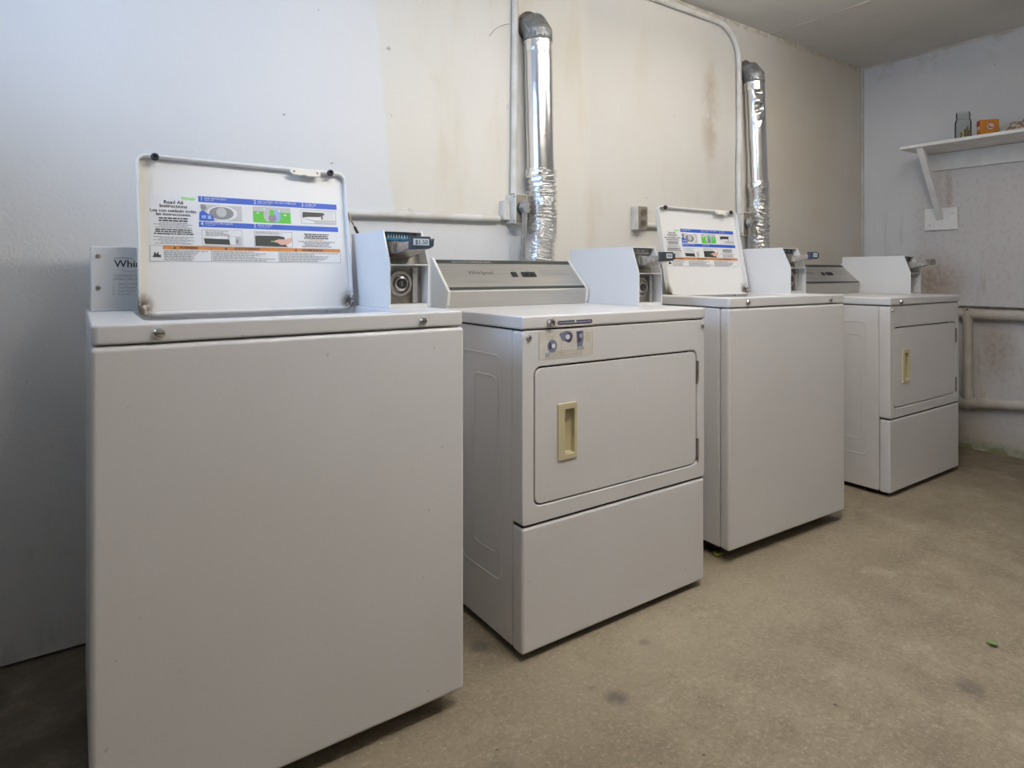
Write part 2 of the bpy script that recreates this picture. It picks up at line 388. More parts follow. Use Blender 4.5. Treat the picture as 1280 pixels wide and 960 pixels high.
# ------------------------------------------------------------------ the room
def struct(o): o['kind'] = 'structure'; return o
struct(MB().box(XL - .1, XR + .1, YF - .1, YB + .1, -.1, 0, 'concrete_floor').build('floor', smooth=False))
w = struct(MB().box(XL - .1, XR + .1, YB, YB + .1, .009, ZC + .02, 'wall_back_paint').build('wall_back', smooth=False))
MB().box(XL - .1, XR + .1, YB + .03, YB + .1, 0, .009, 'under_black').build('floor_gap', w, smooth=False)
struct(MB().box(XR, XR + .1, YF - .1, YB, 0, ZC + .02, 'wall_right_paint').build('wall_right', smooth=False))
struct(MB().box(XL - .1, XR + .1, YF - .1, YF, 0, ZC + .02, 'wall_paint').build('wall_front', smooth=False))
y0, y1, z0, z1 = WIN
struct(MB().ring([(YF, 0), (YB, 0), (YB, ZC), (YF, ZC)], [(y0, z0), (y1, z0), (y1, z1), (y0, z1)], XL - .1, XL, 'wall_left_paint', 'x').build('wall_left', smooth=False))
struct(MB().box(XL - .1, XR + .1, YF - .1, YB + .1, ZC, ZC + .1, 'ceiling_paint').build('ceiling', smooth=False))
wn = struct(bpy.data.objects.new('window_1', None)); C.objects.link(wn); wn.location = (XL - .05, (y0 + y1) / 2, z0)
hw = (y1 - y0) / 2; hh = z1 - z0
MB().ring([(-hw, 0), (hw, 0), (hw, hh), (-hw, hh)], [(-hw + .03, .03), (hw - .03, .03), (hw - .03, hh - .03), (-hw + .03, hh - .03)], -.03, .03, 'lamp_white', 'x').build('window_frame', wn, .003, 2)
MB().box(-.02, .02, -.015, .015, .03, hh - .03, 'lamp_white').build('mullion', wn, .002, 2)
for a, b in ((-hw + .03, -.015), (.015, hw - .03)): MB().box(-.003, .003, a, b, .03, hh - .03, 'pane_glass').build('pane', wn, smooth=False)
struct(MB().box(XR - .012, XR, YB - .016, YB, 0, ZC, 'trim_paint').build('trim_1', bevel=.003))
struct(MB().box(3.256, 3.263, YF, YB, ZC - .0025, ZC, 'trim_paint').build('trim_2', smooth=False))
struct(MB().box(XR - .006, XR, YF, YB - .016, ZC - .012, ZC, 'trim_paint').build('trim_3', smooth=False))

# twin-tube shop lights hung from the ceiling, out of the picture above it
def shop_light(label, x, y, z, half, glow):
    lt = thing('hanging_light', label, 'light', (x, y, z), 0, 'shop lights hung from the ceiling')
    MB().box(-half - .035, half + .035, -.030, .030, .020, .060, 'lamp_white').build('housing', lt, .006)
    for sy in (-1, 1):
        MB().tube([(-half, sy * .042, 0), (half, sy * .042, 0)], .0165, glow, 14).build('tube_lamp', lt)
        for sx in (-1, 1): MB().box(sx * (half + .012) - .011, sx * (half + .012) + .011, sy * .042 - .014, sy * .042 + .014, -.018, .022, 'lamp_white').build('lamp_holder', lt, .003)
    for sx in (-1, 1): MB().tube([(sx * half * .85, 0, .058), (sx * half * .85, 0, ZC - z)], .003, 'steel', 6).build('chain', lt)
shop_light('long white twin-tube shop light hanging in front of the near dryer', 1.15, .50, 2.20, .585, 'lamp_glow')
shop_light('shorter white twin-tube shop light hanging in front of the second washer', 2.45, 1.00, 2.24, .44, 'lamp_glow_weak')

# ------------------------------------------------------------------ machines: shared parts
def screw(parent, u, v, z, r=.0085, mat='chrome_worn', name='screw'):
    m = MB().lathe([(r * 1.0, 0), (r, -.003), (r * .8, -.0055), (r * .4, -.0065)], (u, v, z), (0, 1, 0), mat, 14)
    m.box(u - r * .7, u + r * .7, v - .0072, v - .0066, z - r * .1, z + r * .1, 'black')
    return m.build(name, parent)
def feet(parent, W, D, h):
    for u in (.05, W - .05):
        for v in (.11, D - .05):
            MB().lathe([(.022, 0), (.022, .010), (.010, .014), (.010, h + .01)], (u, v, 0), (0, 0, 1), 'rubber', 12).build('foot', parent)
def coin_box(parent, u0, u1, zb, zm, zt, f, vt, back, style):
    t = .0035
    prof = [(f, zb), (f, zm), (vt, zt), (back, zt), (back, zb)]
    m = MB().prism(prof, u0, u0 + t, 'enamel_blue').prism(prof, u1 - t, u1, 'enamel_blue')
    m.box(u0 + t, u1 - t, vt, back, zt - t, zt, 'enamel_blue').box(u0 + t, u1 - t, back - t, back, zb, zt - t, 'enamel_blue')
    m.box(u0 + t, u1 - t, f + .002, back - t, zb, zb + .010, 'enamel_blue')
    b = m.build('coin_box', parent)
    MB().box(u0 + t, u1 - t, f + .001, f + .055, zm - .004, zm, 'enamel_blue').build('divider', b, .001, 1)
    # lower recess with the money-drawer lock
    MB().box(u0 + t, u1 - t, f + .040, f + .046, zb + .010, zm - .004, 'steel_dark').build('lock_plate', b)
    cu, cz = u0 + .044, (zb + zm) / 2 + .006
    MB().lathe([(.033, .0), (.033, -.010), (.030, -.013), (.025, -.013), (.022, -.006), (.019, -.006), (.018, -.016), (.014, -.018), (.012, -.012), (.0, -.012)], (cu, f + .040, cz), (0, 1, 0), 'chrome_worn', 26).build('lock_ring', b)
    MB().lathe([(.0115, 0), (.0115, -.006), (.009, -.008)], (cu, f + .030, cz), (0, 1, 0), 'rubber', 16).box(cu - .0012, cu + .0012, f + .0212, f + .022, cz - .006, cz + .006, 'chrome_worn').build('keyhole', b)
    MB().box(u1 - t - .030, u1 - t - .016, f + .028, f + .040, zb + .012, zm - .008, 'steel').build('hasp', b, .001, 1)
    MB().lathe([(.0045, 0), (.0045, -.004), (.003, -.005)], (u1 - t - .023, f + .028, zm - .022), (0, 1, 0), 'chrome_worn', 10).build('rivet', b)
    # upper recess, slanted backing with the row of coin slots
    a, c = (f + .048, zm), (vt + .028, zt - t)
    MB().prism([a, c, (c[0] + .004, c[1]), (a[0] + .004, a[1])], u0 + t, u1 - t, 'steel_dark', 'x').build('recess_plate', b)
    zs = zt - .0145
    vs = a[0] + (c[0] - a[0]) * (zs - a[1]) / (c[1] - a[1])
    if style == 'blue':
        s = MB().box(u0 + .014, u0 + .078, vs - .014, vs - .002, zs - .0095, zs + .0095, 'slot_blue')
        for i in range(8): s.lathe([(.0022, 0), (.0022, -.0006)], (u0 + .020 + i * .0075, vs - .014, zs + .001), (0, 1, 0), 'slot_white', 8)
        for i in range(8): s.box(u0 + .0188 + i * .0075, u0 + .0212 + i * .0075, vs - .0146, vs - .014, zs - .004, zs + .005, 'slot_white')
        for i in range(9): s.box(u0 + .014 + i * .0075, u0 + .018 + i * .0075, vs - .0135, vs - .003, zs - .013, zs - .0095, 'slot_blue')
        s.build('coin_slots', b, smooth=False)
    else:
        s = MB().box(u0 + .006, u1 - .012, vs - .010, vs - .002, zs - .010, zs + .010, 'print_grey' if style == 'dots' else 'tag_dark')
        for i in range(3): s.lathe([(.0032, 0), (.0032, -.0008)], (u0 + .020 + i * .026, vs - .010, zs + .002), (0, 1, 0), 'slot_white', 10)
        s.build('coin_slots', b, smooth=False)
    # the coin slide with its push handle
    e = .095; uA, uB = u0 + .020, u1 - .032
    sl = MB().prism([(vs - .004, zm + .012), (vs - .004, zt - .038), (f + .004, zt - .034), (e + .012, zt - .033), (e + .012, zt - .048)], uA, uB, 'chrome_worn', 'x').build('coin_slide', b, .0012, 2)
    MB().box(uA - .008, uA + .018, f + .010, vs - .004, zt - .060, zt - .030, 'steel_dark').build('slide_guide', b, .001, 1)
    ua, ub = u0 + .022, u1 - .034
    hm = {'blue': 'tag_dark', 'dots': 'charcoal', 'navy': 'tag_dark', 'plain': 'steel_dark'}[style]
    MB().prism([(ua, zt - .053), (ub - .006, zt - .050), (ub + .006, zt - .044), (ub + .008, zt - .024), (ub, zt - .030), (ub - .004, zt - .020), (ua, zt - .021)], e, e + .016, hm, 'y').build('slide_handle', b, .001, 1)
    if style != 'plain':
        p = MB(); zc = zt - .034; k = .021 if style == 'blue' else .014; uc = (ua + ub) / 2 - (.001 if style == 'blue' else -.006)
        p.box(uc - k, uc + k, e - .0012, e, zc - .008, zc + .008, 'tag_face')
        if style == 'blue':
            p.text('$1.50', .0152, (uc, e - .0016, zc - .0055), 'ink', align='c')
            p.text('$1.50', .0152, (uc + .0004, e - .0016, zc - .0055), 'ink', align='c')
        else:
            p.box(uc - k * .7, uc - k * .1, e - .0016, e - .0012, zc - .004, zc + .004, 'print_grey')
            p.box(uc + k * .15, uc + k * .7, e - .0016, e - .0012, zc - .004, zc + .004, 'print_grey')
        p.build('price_tag', b, smooth=False)
    return b

# ------------------------------------------------------------------ washers
def lines(m, s0, s1, t0, t1, n, y, mat, align='l', seed=0, h=.35):
    """rows of fine illegible print"""
    r = random.Random(seed); dt = (t0 - t1) / n
    for i in range(n):
        t = t0 - dt * (i + .5); w = (s1 - s0) * r.uniform(.55, 1.0)
        a = s0 if align == 'l' else (s0 + s1) / 2 - w / 2
        x = a
        while x < a + w:
            ww = min(r.uniform(.004, .012), a + w - x)
            m.box(x, x + ww, y - .0002, y, t - dt * h * .5, t + dt * h * .5, mat); x += ww + .0016
def instruction_label(parent, yf):
    """printed sheet on the inside of the lid; x along the lid, z up it"""
    m = MB(); y = yf
    def q(s0, s1, t0, t1, mat, k=1): m.box(s0, s1, y - .0004 - .0003 * k, y - .0003 * (k - 1), t0, t1, mat)
    q(.146, .606, .121, .291, 'label_white', 0.2)
    q(.252, .601, .2730, .2880, 'print_blue'); q(.252, .601, .2095, .2230, 'print_blue')
    yt = y - .0012
    def T(s, size, x, z, mat='ink', align='l', sq=1.0): m.text(s, size, (x, yt, z), mat, align=align, squash=sq)
    for n, tx, sx, z in (('1', 'ADD DETERGENT', .2555, .2765), ('2', 'ADD CLOTHES - DO NOT OVERLOAD', .381, .2765), ('3', 'CLOSE LID', .503, .2765), ('4', 'COMPLETE PROGRAM', .2555, .2130), ('5', 'PRESS START', .379, .2130)):
        T(n, .0145, sx, z, 'label_white'); T(tx, .0070, sx + .010, z + .004, 'label_white', sq=.92 if len(tx) < 20 else .82)
        lines(m, sx + .010, sx + .045, z + .0035, z - .001, 1, yt, 'print_paleblue', seed=int(n))
    for s, z, sz in (('Read All', .2640, .0125), ('Instructions', .2545, .0125), ('Lea con cuidado todas', .2435, .0110), ('las instrucciones.', .2345, .0110)):
        T(s, sz, .197, z, 'ink', 'c', 1.0); T(s, sz, .1974, z, 'ink', 'c', 1.0)
    lines(m, .150, .244, .231, .219, 2, yt, 'ink', 'c', 3, .5); lines(m, .150, .244, .2185, .203, 4, yt, 'ink_grey', 'c', 4); lines(m, .150, .244, .2025, .187, 3, yt, 'ink', 'c', 5, .5)
    lines(m, .150, .244, .184, .164, 5, yt, 'ink_grey', 'c', 6)
    m.prism([(.215, .2765), (.238, .2755), (.238, .2735), (.248, .2790), (.238, .2845), (.238, .2825), (.215, .2835)], y - .0007, y, 'print_palegreen', 'y')
    # picture 1: hand pouring detergent into a round drum
    def ell(cx, cz, rx, rz, mat, k, n=20): m.prism([(cx + rx * math.cos(2 * PI * i / n), cz + rz * math.sin(2 * PI * i / n)) for i in range(n)], y - .0004 - .0003 * k, y - .0002, mat, 'y')
    q(.257, .352, .227, .267, 'print_lightgrey'); ell(.306, .2465, .035, .0195, 'label_white', 2); ell(.304, .2465, .0285, .0165, 'print_grey', 3); ell(.304, .2490, .0120, .0125, 'print_lightgrey', 4)
    m.prism([(.253, .226), (.287, .226), (.284, .239), (.270, .245), (.262, .252), (.254, .247)], y - .0019, y - .0002, 'print_blue', 'y')
    q(.258, .268, .231, .239, 'print_paleblue', 6); q(.272, .280, .230, .239, 'print_paleblue', 6)
    m.prism([(.257, .267), (.266, .267), (.271, .257), (.264, .252), (.258, .256)], y - .0019, y - .0002, 'print_grey', 'y')
    # picture 2: green drum section with clothes
    q(.379, .474, .227, .257, 'print_green'); q(.379, .474, .257, .270, 'print_lightgrey')
    ell(.416, .248, .011, .017, 'print_lightgrey', 2); ell(.436, .246, .012, .017, 'print_paleblue', 2); ell(.427, .240, .010, .012, 'print_grey', 3); ell(.426, .255, .006, .008, 'print_green', 4); ell(.407, .263, .002, .003, 'label_white', 4); ell(.444, .261, .002, .003, 'label_white', 4); q(.388, .394, .251, .254, 'label_white', 3); q(.456, .463, .248, .251, 'label_white', 3)
    # picture 3: closing the lid
    def frame(s0, s1, t0, t1, w=.0008):
        m.ring([(s0, t0), (s1, t0), (s1, t1), (s0, t1)], [(s0 + w, t0 + w), (s1 - w, t0 + w), (s1 - w, t1 - w), (s0 + w, t1 - w)], y - .0007, y, 'print_grey', 'y')
    frame(.501, .597, .230, .268)
    m.prism([(.505, .246), (.520, .249), (.552, .250), (.566, .257), (.562, .262), (.506, .262)], y - .0010, y, 'print_dark', 'y'); q(.556, .560, .243, .256, 'print_dark', 2)
    m.prism([(.505, .244), (.532, .238), (.595, .239), (.595, .2405), (.533, .2395)], y - .0010, y, 'print_grey', 'y')
    for i in range(4): q(.565 + i * .007, .566 + i * .007, .242, .266, 'print_lightgrey', 2)
    q(.536, .595, .231, .237, 'print_lightgrey')
    # picture 4: control panel
    frame(.258, .351, .163, .204); lines(m, .266, .335, .202, .187, 4, yt, 'ink_grey', 'l', 9)
    m.prism([(.264, .167), (.323, .166), (.319, .180), (.262, .181)], y - .0010, y, 'print_dark', 'y'); q(.316, .348, .165, .188, 'print_lightgrey', 1); q(.321, .334, .166, .187, 'label_white', 2); q(.336, .341, .170, .180, 'print_grey', 3)
    # picture 5: finger on the start button
    frame(.380, .475, .163, .204); lines(m, .383, .462, .2025, .196, 2, yt, 'ink_grey', 'l', 11)
    m.prism([(.382, .165), (.462, .164), (.456, .172), (.455, .190), (.440, .193), (.382, .192)], y - .0010, y, 'print_dark', 'y')
    m.prism([(.424, .1775), (.440, .184), (.455, .184), (.474, .190), (.474, .178), (.462, .170), (.444, .169), (.438, .174)], y - .0013, y, 'print_skin', 'y'); ell(.423, .1775, .003, .002, 'print_green', 5)
    # notes on the right
    lines(m, .490, .590, .203, .187, 3, yt, 'ink', 'c', 13, .5); lines(m, .510, .570, .187, .183, 1, yt, 'print_orange', 'c', 14); lines(m, .490, .590, .182, .164, 4, yt, 'ink_grey', 'c', 15, .5)
    # warning strip
    frame(.146, .603, .1225, .161); q(.173, .603, .1515, .1610, 'print_orange')
    for x in (.277, .438): q(x, x + .001, .1225, .161, 'print_grey', 2)
    for s, x in (('WARNING', .228), ('AVERTISSEMENT', .362), ('ADVERTENCIA', .527)): T(s, .0085, x, .1535, 'ink', 'c'); T(s, .0085, x + .0004, .1535, 'ink', 'c'); m.prism([(x - len(s) * .0034 - .010, .1535), (x - len(s) * .0034 - .003, .1535), (x - len(s) * .0034 - .0065, .1595)], y - .0013, y, 'ink', 'y')
    for i, (a, b) in enumerate(((.175, .274), (.280, .435), (.441, .600))): lines(m, a, b, .1500, .1240, 6, yt, 'ink_grey', 'l', 20 + i, .42)
    q(.150, .170, .129, .157, 'label_white', 2); m.prism([(.151, .132), (.169, .132), (.168, .139), (.165, .137), (.163, .146), (.159, .139), (.156, .146), (.154, .138)], y - .0014, y, 'print_dark', 'y')
    q(.1465, .1725, .1225, .1228, 'print_grey', 2)
    return flat_build(m, 'instruction_label', parent)

def washer(label, x, y, r, style, plate):
    W, D = .737, .60
    t = thing('washing_machine', label, 'washing machine', (x, y, 0), r, 'coin washers along the back wall')
    MB().box(.003, W - .003, .044, D, .045, .9015, 'enamel').build('cabinet', t, .006)
    MB().box(.0, W, .0, .042, .044, .9022, 'enamel').build('front_panel', t, .011, 4)
    MB().box(.02, W - .02, .05, D - .02, .030, .045, 'under_black').build('base_frame', t)
    feet(t, W, D, .03)
    # top panel with the tub opening
    op = rrect(.090, .613, .070, .400, .040)
    out = rrect(.002, W - .002, .001, D, .012)
    MB().ring(out, op, .9050, .9393, 'enamel', 'z').build('top_panel', t, .0055, 3)
    tub = MB().ring(op, rrect(.120, .590, .085, .380, .05), .893, .9049, 'enamel', 'z').build('tub_rim', t)
    cu, cv = .355, .232
    d = MB(); ring = lambda rr, z, n=28: [(cu + rr * 1.55 * math.cos(2 * PI * i / n), cv + rr * math.sin(2 * PI * i / n), z) for i in range(n)]
    L = [ring(.134, .893), ring(.130, .60), ring(.120, .575)]
    n = 28; vs = [p for q in L for p in q]; fs = [(k * n + i, k * n + (i + 1) % n, (k + 1) * n + (i + 1) % n, (k + 1) * n + i) for k in range(2) for i in range(n)] + [tuple(range(2 * n, 3 * n))]
    d.add(vs, fs, 'plastic_white').build('drum', t)
    MB().lathe([(.085, 0), (.06, .03), (.035, .08), (.03, .22), (.02, .235)], (cu, cv, .576), (0, 0, 1), 'plastic_white', 18).build('agitator', t)
    screw(t, .104, .0005, .9210, .010); screw(t, .628, .0005, .9200, .009)
    # raised lid
    lid = MB(); s0, s1, t1 = .1205, .6265, .379
    ol = rrect(s0, s1, -.006, t1 + .001, .020)
    lid.prism(ol, -.002, .006, 'lid_enamel', 'y')
    lo = MB()
    il = rrect(s0 + .0045, s1 - .0045, .001, t1 - .005, .0175)
    # the top rim steps down from left to right towards the strike
    il2 = []
    for (a, b) in il:
        if b > t1 - .05: b -= .003 * max(0, min(1, (a - .25) / .06))
        il2.append((a, b))
    top = [p for p in il2]
    lid.ring(ol, top, -.020, -.002, 'lid_enamel', 'y')
    lo = lid.build('lid', t, .0025, 2); lo.location = (-.0212, .385, .9355); lo.rotation_euler = (-math.radians(10.68), 0, 0)
    instruction_label(lo, -.0021)
    for s in (.1585, .5822):
        MB().lathe([(.0088, 0), (.0088, -.006), (.006, -.009), (.0042, -.009), (.0040, -.004)], (s, -.0205, t1 - .007), (0, 1, 0), 'rubber', 16).build('bumper', lo)
    MB().prism([(.472, .367), (.478, .376), (.548, .378), (.556, .370), (.552, .358), (.520, .356), (.514, .359), (.506, .359), (.500, .357), (.480, .359)], -.0255, -.019, 'plastic_white', 'y').build('strike', lo, .0015, 2)
    for s in (.483, .545): MB().lathe([(.003, 0), (.003, -.0015)], (s, -.0255, .367), (0, 1, 0), 'old_plate', 8).build('rivet', lo)
    for s in (.17, .58): MB().box(s - .02, s + .02, .004, .012, -.010, .012, 'steel').build('hinge', lo)
    du = -.0225
    # rear console with the instruction plate
    co = MB().prism([(.478, .9395), (.478, 1.091), (.55, 1.091), (.59, .9395)], .0115, .612, 'enamel_blue', 'x').build('console', t, .002, 2)
    MB().box(.0115, .612, .470, .4775, .9395, .943, 'enamel_blue').build('console_foot', co, .001, 1)
    for z in (1.068, .994): MB().lathe([(.0052, 0), (.0052, -.002), (.003, -.003)], (.0255, .478, z), (0, 1, 0), 'steel_dark', 12).build('screw', co)
    p = MB(); yy = .4774
    p.text('Whirlpool', .0245, (.0795, yy, 1.0405), 'ink'); p.text('Whirlpool', .0245, (.0800, yy, 1.0405), 'ink')
    sw = [(.078 + .040 * (1 + math.cos(a)) * .5, 1.0590 + .0035 * math.sin(a)) for a in [PI * k / 10 for k in range(11)]]
    for (a, b), (c2, d2) in zip(sw, sw[1:]): p.prism([(a, b), (c2, d2), (c2, d2 + .0010), (a, b + .0010)], yy, yy + .0003, 'ink', 'y')
    sw = [(.112 + .018 * math.cos(a), 1.0360 + .006 * math.sin(a)) for a in [PI + PI * k / 10 for k in range(11)]]
    for (a, b), (c2, d2) in zip(sw, sw[1:]): p.prism([(a, b), (c2, d2), (c2, d2 + .0008), (a, b + .0008)], yy, yy + .0003, 'print_grey', 'y')
    p.text('COMMERCIAL WASHER', .0066, (.0770, yy, 1.0180), 'ink_grey'); p.text('OPERATING INSTRUCTIONS', .0078, (.0770, yy, 1.0095), 'ink_grey')
    for i, s in enumerate(('SELECT CYCLE', 'Select Program', 'Insert Payment', 'Press Start')):
        p.text(str(i + 1) + '.', .0060, (.0770, yy, .9980 - i * .0078), 'print_grey'); p.text(s, .0060, (.0880, yy, .9980 - i * .0078), 'print_grey')
    pr = flat_build(p, 'printing', co); pr.location = (du, 0, .002)
    coin_box(t, .622, .733, .9395, 1.051, 1.138, .172, .213, .43, style)
    if plate:
        tp = Vector((.609, .45, 1.217)); bp = Vector((.642, .435, 1.141))
        MB().tube([tp, bp], .0026, 'wire', 8).build('support_rod', t)
        MB().tube([bp + (tp - bp) * .25, bp], .0042, 'rubber', 8).build('rod_grip', t); MB().tube([tp, tp + (bp - tp) * .12], .0036, 'rubber', 8).build('rod_tip', t)
    return t

def dryer(label, x, y, r, style, stickers):
    W, D = .737, .55
    t = thing('clothes_dryer', label, 'dryer', (x, y, .0012), r, 'coin dryers along the back wall')
    cab = MB().box(.002, W - .002, .050, D, .0215, .8735, 'enamel').build('cabinet', t, .005)
    feet(t, W, D, .014)
    # pressed panels on the sides
    for u, du in ((.002, -.0022), (W - .002, .0022)):
        for v0, v1, z0_, z1_ in ((.10, .32, .17, .80), (.12, .25, .24, .74)):
            k = 1 if v0 == .10 else 2
            q = rrect(v0, v1, z0_, z1_, .03 if k == 1 else .025); w_ = .006
            q2 = rrect(v0 + w_, v1 - w_, z0_ + w_, z1_ - w_, .025 if k == 1 else .02)
            MB().ring(q, q2, min(u, u + du), max(u, u + du), 'enamel', 'x').build('pressed_rib', cab, .001, 1)
    # upper front with the door opening
    zd0, zd1 = .404, .776
    outer = rrect(.0, W, .3590, .8745, .010)
    hole = rrect(.0385, .7015, zd0, zd1, .024)
    MB().ring(outer, hole, 0, .048, 'enamel', 'y').build('front_panel', t, .0045, 3)
    MB().box(.036, .704, .034, .040, zd0 - .002, zd1 + .002, 'under_black').build('door_gasket', t)
    door = MB()
    dr = rrect(.0430, .6965, zd0 + .0045, zd1 - .0045, .021)
    hr = rrect(.1195, .1850, .515, .668, .004)
    door.ring(dr, hr, .001, .013, 'enamel', 'y')
    do = door.build('door', t, .003, 3)
    # recessed pull
    hb = MB()
    o1 = rrect(.1185, .1860, .514, .669, .004); i1 = rrect(.1425, .1765, .529, .652, .004)
    hb.ring(o1, i1, -.004, .004, 'beige_plastic', 'y')
    pull = hb.build('handle', do, .0015, 2)
    cup = MB(); n = len(i1)
    bk = rrect(.1440, .1765, .531, .650, .004)
    vs = [(a, .004, b) for a, b in i1] + [(a, .028 if a < .160 else .012, b) for a, b in bk]
    cup.add(vs, [(i, (i + 1) % n, n + (i + 1) % n, n + i) for i in range(n)] + [tuple(range(n, 2 * n))], 'beige_plastic').build('cup', do)
    for za, zb_ in ((.677, .741), (.420, .488)):
        MB().box(.6985, .7060, -.0035, .010, za, zb_, 'steel_dark').prism([(.6985, za), (.7060, za), (.7005, za - .012)], -.003, .008, 'steel_dark', 'y').build('hinge', t, .001, 1)
    MB().box(.0, W, .0, .048, .0195, .3535, 'enamel').build('lower_panel', t, .009, 4)
    MB().box(.004, W - .004, .006, .046, .3535, .3590, 'under_black').build('panel_gap', t)
    MB().box(.02, W - .02, .02, D - .02, .012, .022, 'under_black').build('base_frame', t)
    MB().box(-.002, W + .002, -.003, D, .8775, .9138, 'enamel').build('top_panel', t, .007, 4)
    MB().box(.004, W - .004, .006, D - .004, .8735, .8775, 'under_black').build('top_gap', t)
    screw(t, .021, 0, .856, .0078); screw(t, .724, 0, .853, .0065)
    MB().lathe([(.0125, 0), (.0125, -.006), (.0105, -.010), (.007, -.0105), (.006, -.006)], (.091, -.003, .893), (0, 1, 0), 'chrome_worn', 18).box(.0900, .0920, -.0136, -.0130, .8885, .8975, 'black').build('top_lock', t)
    # sloped metal console between white end caps
    u0, u1 = .014, .613
    sl = Vector((0, .55 - .431, 1.076 - .967)); sl_n = sl.normalized(); nrm = Vector((0, -sl_n.z, sl_n.y))
    prof = [(.442, .9142), (.434, .966), (.546, 1.0735), (.547, .9142)]
    cn = MB().prism(prof, u0 + .006, u1 - .006, 'apron_grey', 'x').build('console', t, .0015, 2)
    cap = [(.438, .9140), (.428, .967), (.543, 1.079), (.549, 1.079), (.549, .9140)]
    for a in (u0, u1 - .010): MB().prism(cap, a, a + .010, 'cap_white', 'x').lathe([(.0032, 0), (.0032, -.002)], (a + .005, .4385, .921), (0, 1, 0), 'rubber', 10).build('end_cap', cn, .0012, 2)
    base = Vector((0, .434, .966)); top = Vector((0, .546, 1.0735)); S = top - base; Sl = S.length; S.normalize(); nn = Vector((0, -S.z, S.y))
    def pt(u, s, h): q = base + S * (s * Sl) + nn * h; return (u, q.y, q.z)
    def strip(m, ua, ub, sa, sb, h, mat, hb=0.0):
        m.add([pt(ua, sa, hb), pt(ub, sa, hb), pt(ub, sb, hb), pt(ua, sb, hb), pt(ua, sa, h), pt(ub, sa, h), pt(ub, sb, h), pt(ua, sb, h)], [(3, 2, 1, 0), (4, 5, 6, 7), (0, 1, 5, 4), (1, 2, 6, 5), (2, 3, 7, 6), (3, 0, 4, 7)], mat)
    m = MB(); strip(m, u0 + .007, u1 - .007, .10, .985, .0012, 'console_steel', -.001); m.build('face_plate', cn, smooth=False)
    m = MB()
    strip(m, u0 + .008, u1 - .008, .86, .97, .0018, 'print_dark', .0011); strip(m, u0 + .008, u1 - .008, .055, .125, .0018, 'print_dark', .0002)
    ey = tuple(S)
    m.text('HEAVY DUTY COMMERCIAL DRYER', .0100, pt(.085, .885, .0020), 'print_lightgrey', ey=ey)
    m.text('Whirlpool', .0240, pt(.128, .52, .0016), 'ink', ey=ey); m.text('SOLID STATE COMMERCIAL DRYER', .0075, pt(.105, .26, .0016), 'ink_grey', ey=ey)
    r_ = random.Random(2)
    for i in range(3):
        a = .435
        while a < .56: b = a + r_.uniform(.006, .015); strip(m, a, b, .62 - i * .07, .64 - i * .07, .0016, 'ink_grey', .0011); a = b + .002
    for a in (.31, .375): strip(m, a, a + .012, .62, .64, .0016, 'ink_grey', .0011)
    m.build('printing', cn, smooth=False)
    for a, b in ((.303, .326), (.348, .366), (.369, .387), (.390, .408)):
        m = MB(); strip(m, a, b, .43, .575, .005, 'black', .0011); m.build('button', cn, .001, 1)
    coin_box(t, .6165, .733, .9142, 1.027, 1.1185, .178, .211, .545, style)
    if stickers:
        s = MB(); s.box(.113, .243, -.0038, -.0028, .8805, .9000, 'aged_sticker')
        s.prism(rrect(.116, .241, .8855, .8965, .005), -.0044, -.0036, 'purple', 'y')
        r_ = random.Random(5); a = .121
        while a < .236:
            b = a + r_.uniform(.003, .009); s.box(a, min(b, .237), -.0048, -.0043, .8895, .8925, 'faded_grey'); a = b + .0015
        s.prism(rrect(.176, .181, .889, .897, .002), -.0048, -.0043, 'label_white', 'y')
        flat_build(s, 'top_sticker', t)
        s = MB(); s.box(.053, .246, -.0010, .0003, .795, .869, 'aged_sticker')
        def e(cx, cz, rx, rz, mat, h, n=18): s.prism([(cx + rx * math.cos(2 * PI * i / n + .3), cz + rz * math.sin(2 * PI * i / n + .3)) for i in range(n)], -.0010 - h, -.0005, mat, 'y')
        e(.099, .829, .0165, .0175, 'faded_blue', .0004); e(.103, .829, .0065, .0065, 'label_white', .0008); e(.092, .830, .004, .009, 'purple', .0010)
        e(.150, .853, .022, .015, 'faded_blue', .0004); e(.157, .849, .013, .014, 'purple', .0006); e(.153, .851, .008, .007, 'label_white', .0010); e(.132, .858, .008, .006, 'faded_blue', .0006)
        s.prism([(.184, .865), (.210, .866), (.211, .842), (.206, .822), (.188, .818), (.186, .842)], -.0015, -.0005, 'faded_blue', 'y'); s.prism([(.187, .863), (.205, .864), (.199, .846), (.204, .838), (.190, .830)], -.0019, -.0005, 'purple', 'y'); e(.200, .852, .006, .006, 'faded_grey', .0014); s.box(.188, .212, -.0016, -.0005, .812, .822, 'faded_grey')
        s.box(.076, .092, -.0015, -.0005, .800, .812, 'faded_grey')
        lines(s, .082, .118, .858, .846, 3, -.0011, 'aged_ink', 'l', 31); lines(s, .218, .240, .862, .832, 7, -.0011, 'aged_ink', 'l', 32); lines(s, .096, .235, .816, .798, 4, -.0011, 'aged_ink', 'l', 33)
        for a, b, c_, d_ in ((.055, .0557, .797, .862), (.130, .1307, .800, .842), (.205, .2057, .800, .812), (.244, .2447, .812, .866)): s.box(a, b, -.0013, -.0005, c_, d_, 'aged_ink')
        flat_build(s, 'front_sticker', t)
    return t

washer('nearest white top-loading washer, raised lid, coin box tagged $1.50', .0198, 1.279, .0015, 'blue', True)
dryer('white dryer with faded instruction stickers on its front, between the two washers', .9635, 1.3337, -.0054, 'dots', True)
washer('white top-loading washer with raised lid standing between the two dryers', 1.8884, 1.3711, -.0383, 'navy', False)
dryer('farthest white dryer, in the corner beside the wall pipes, without stickers', 3.0419, 1.3541, -.0113, 'plain', False)

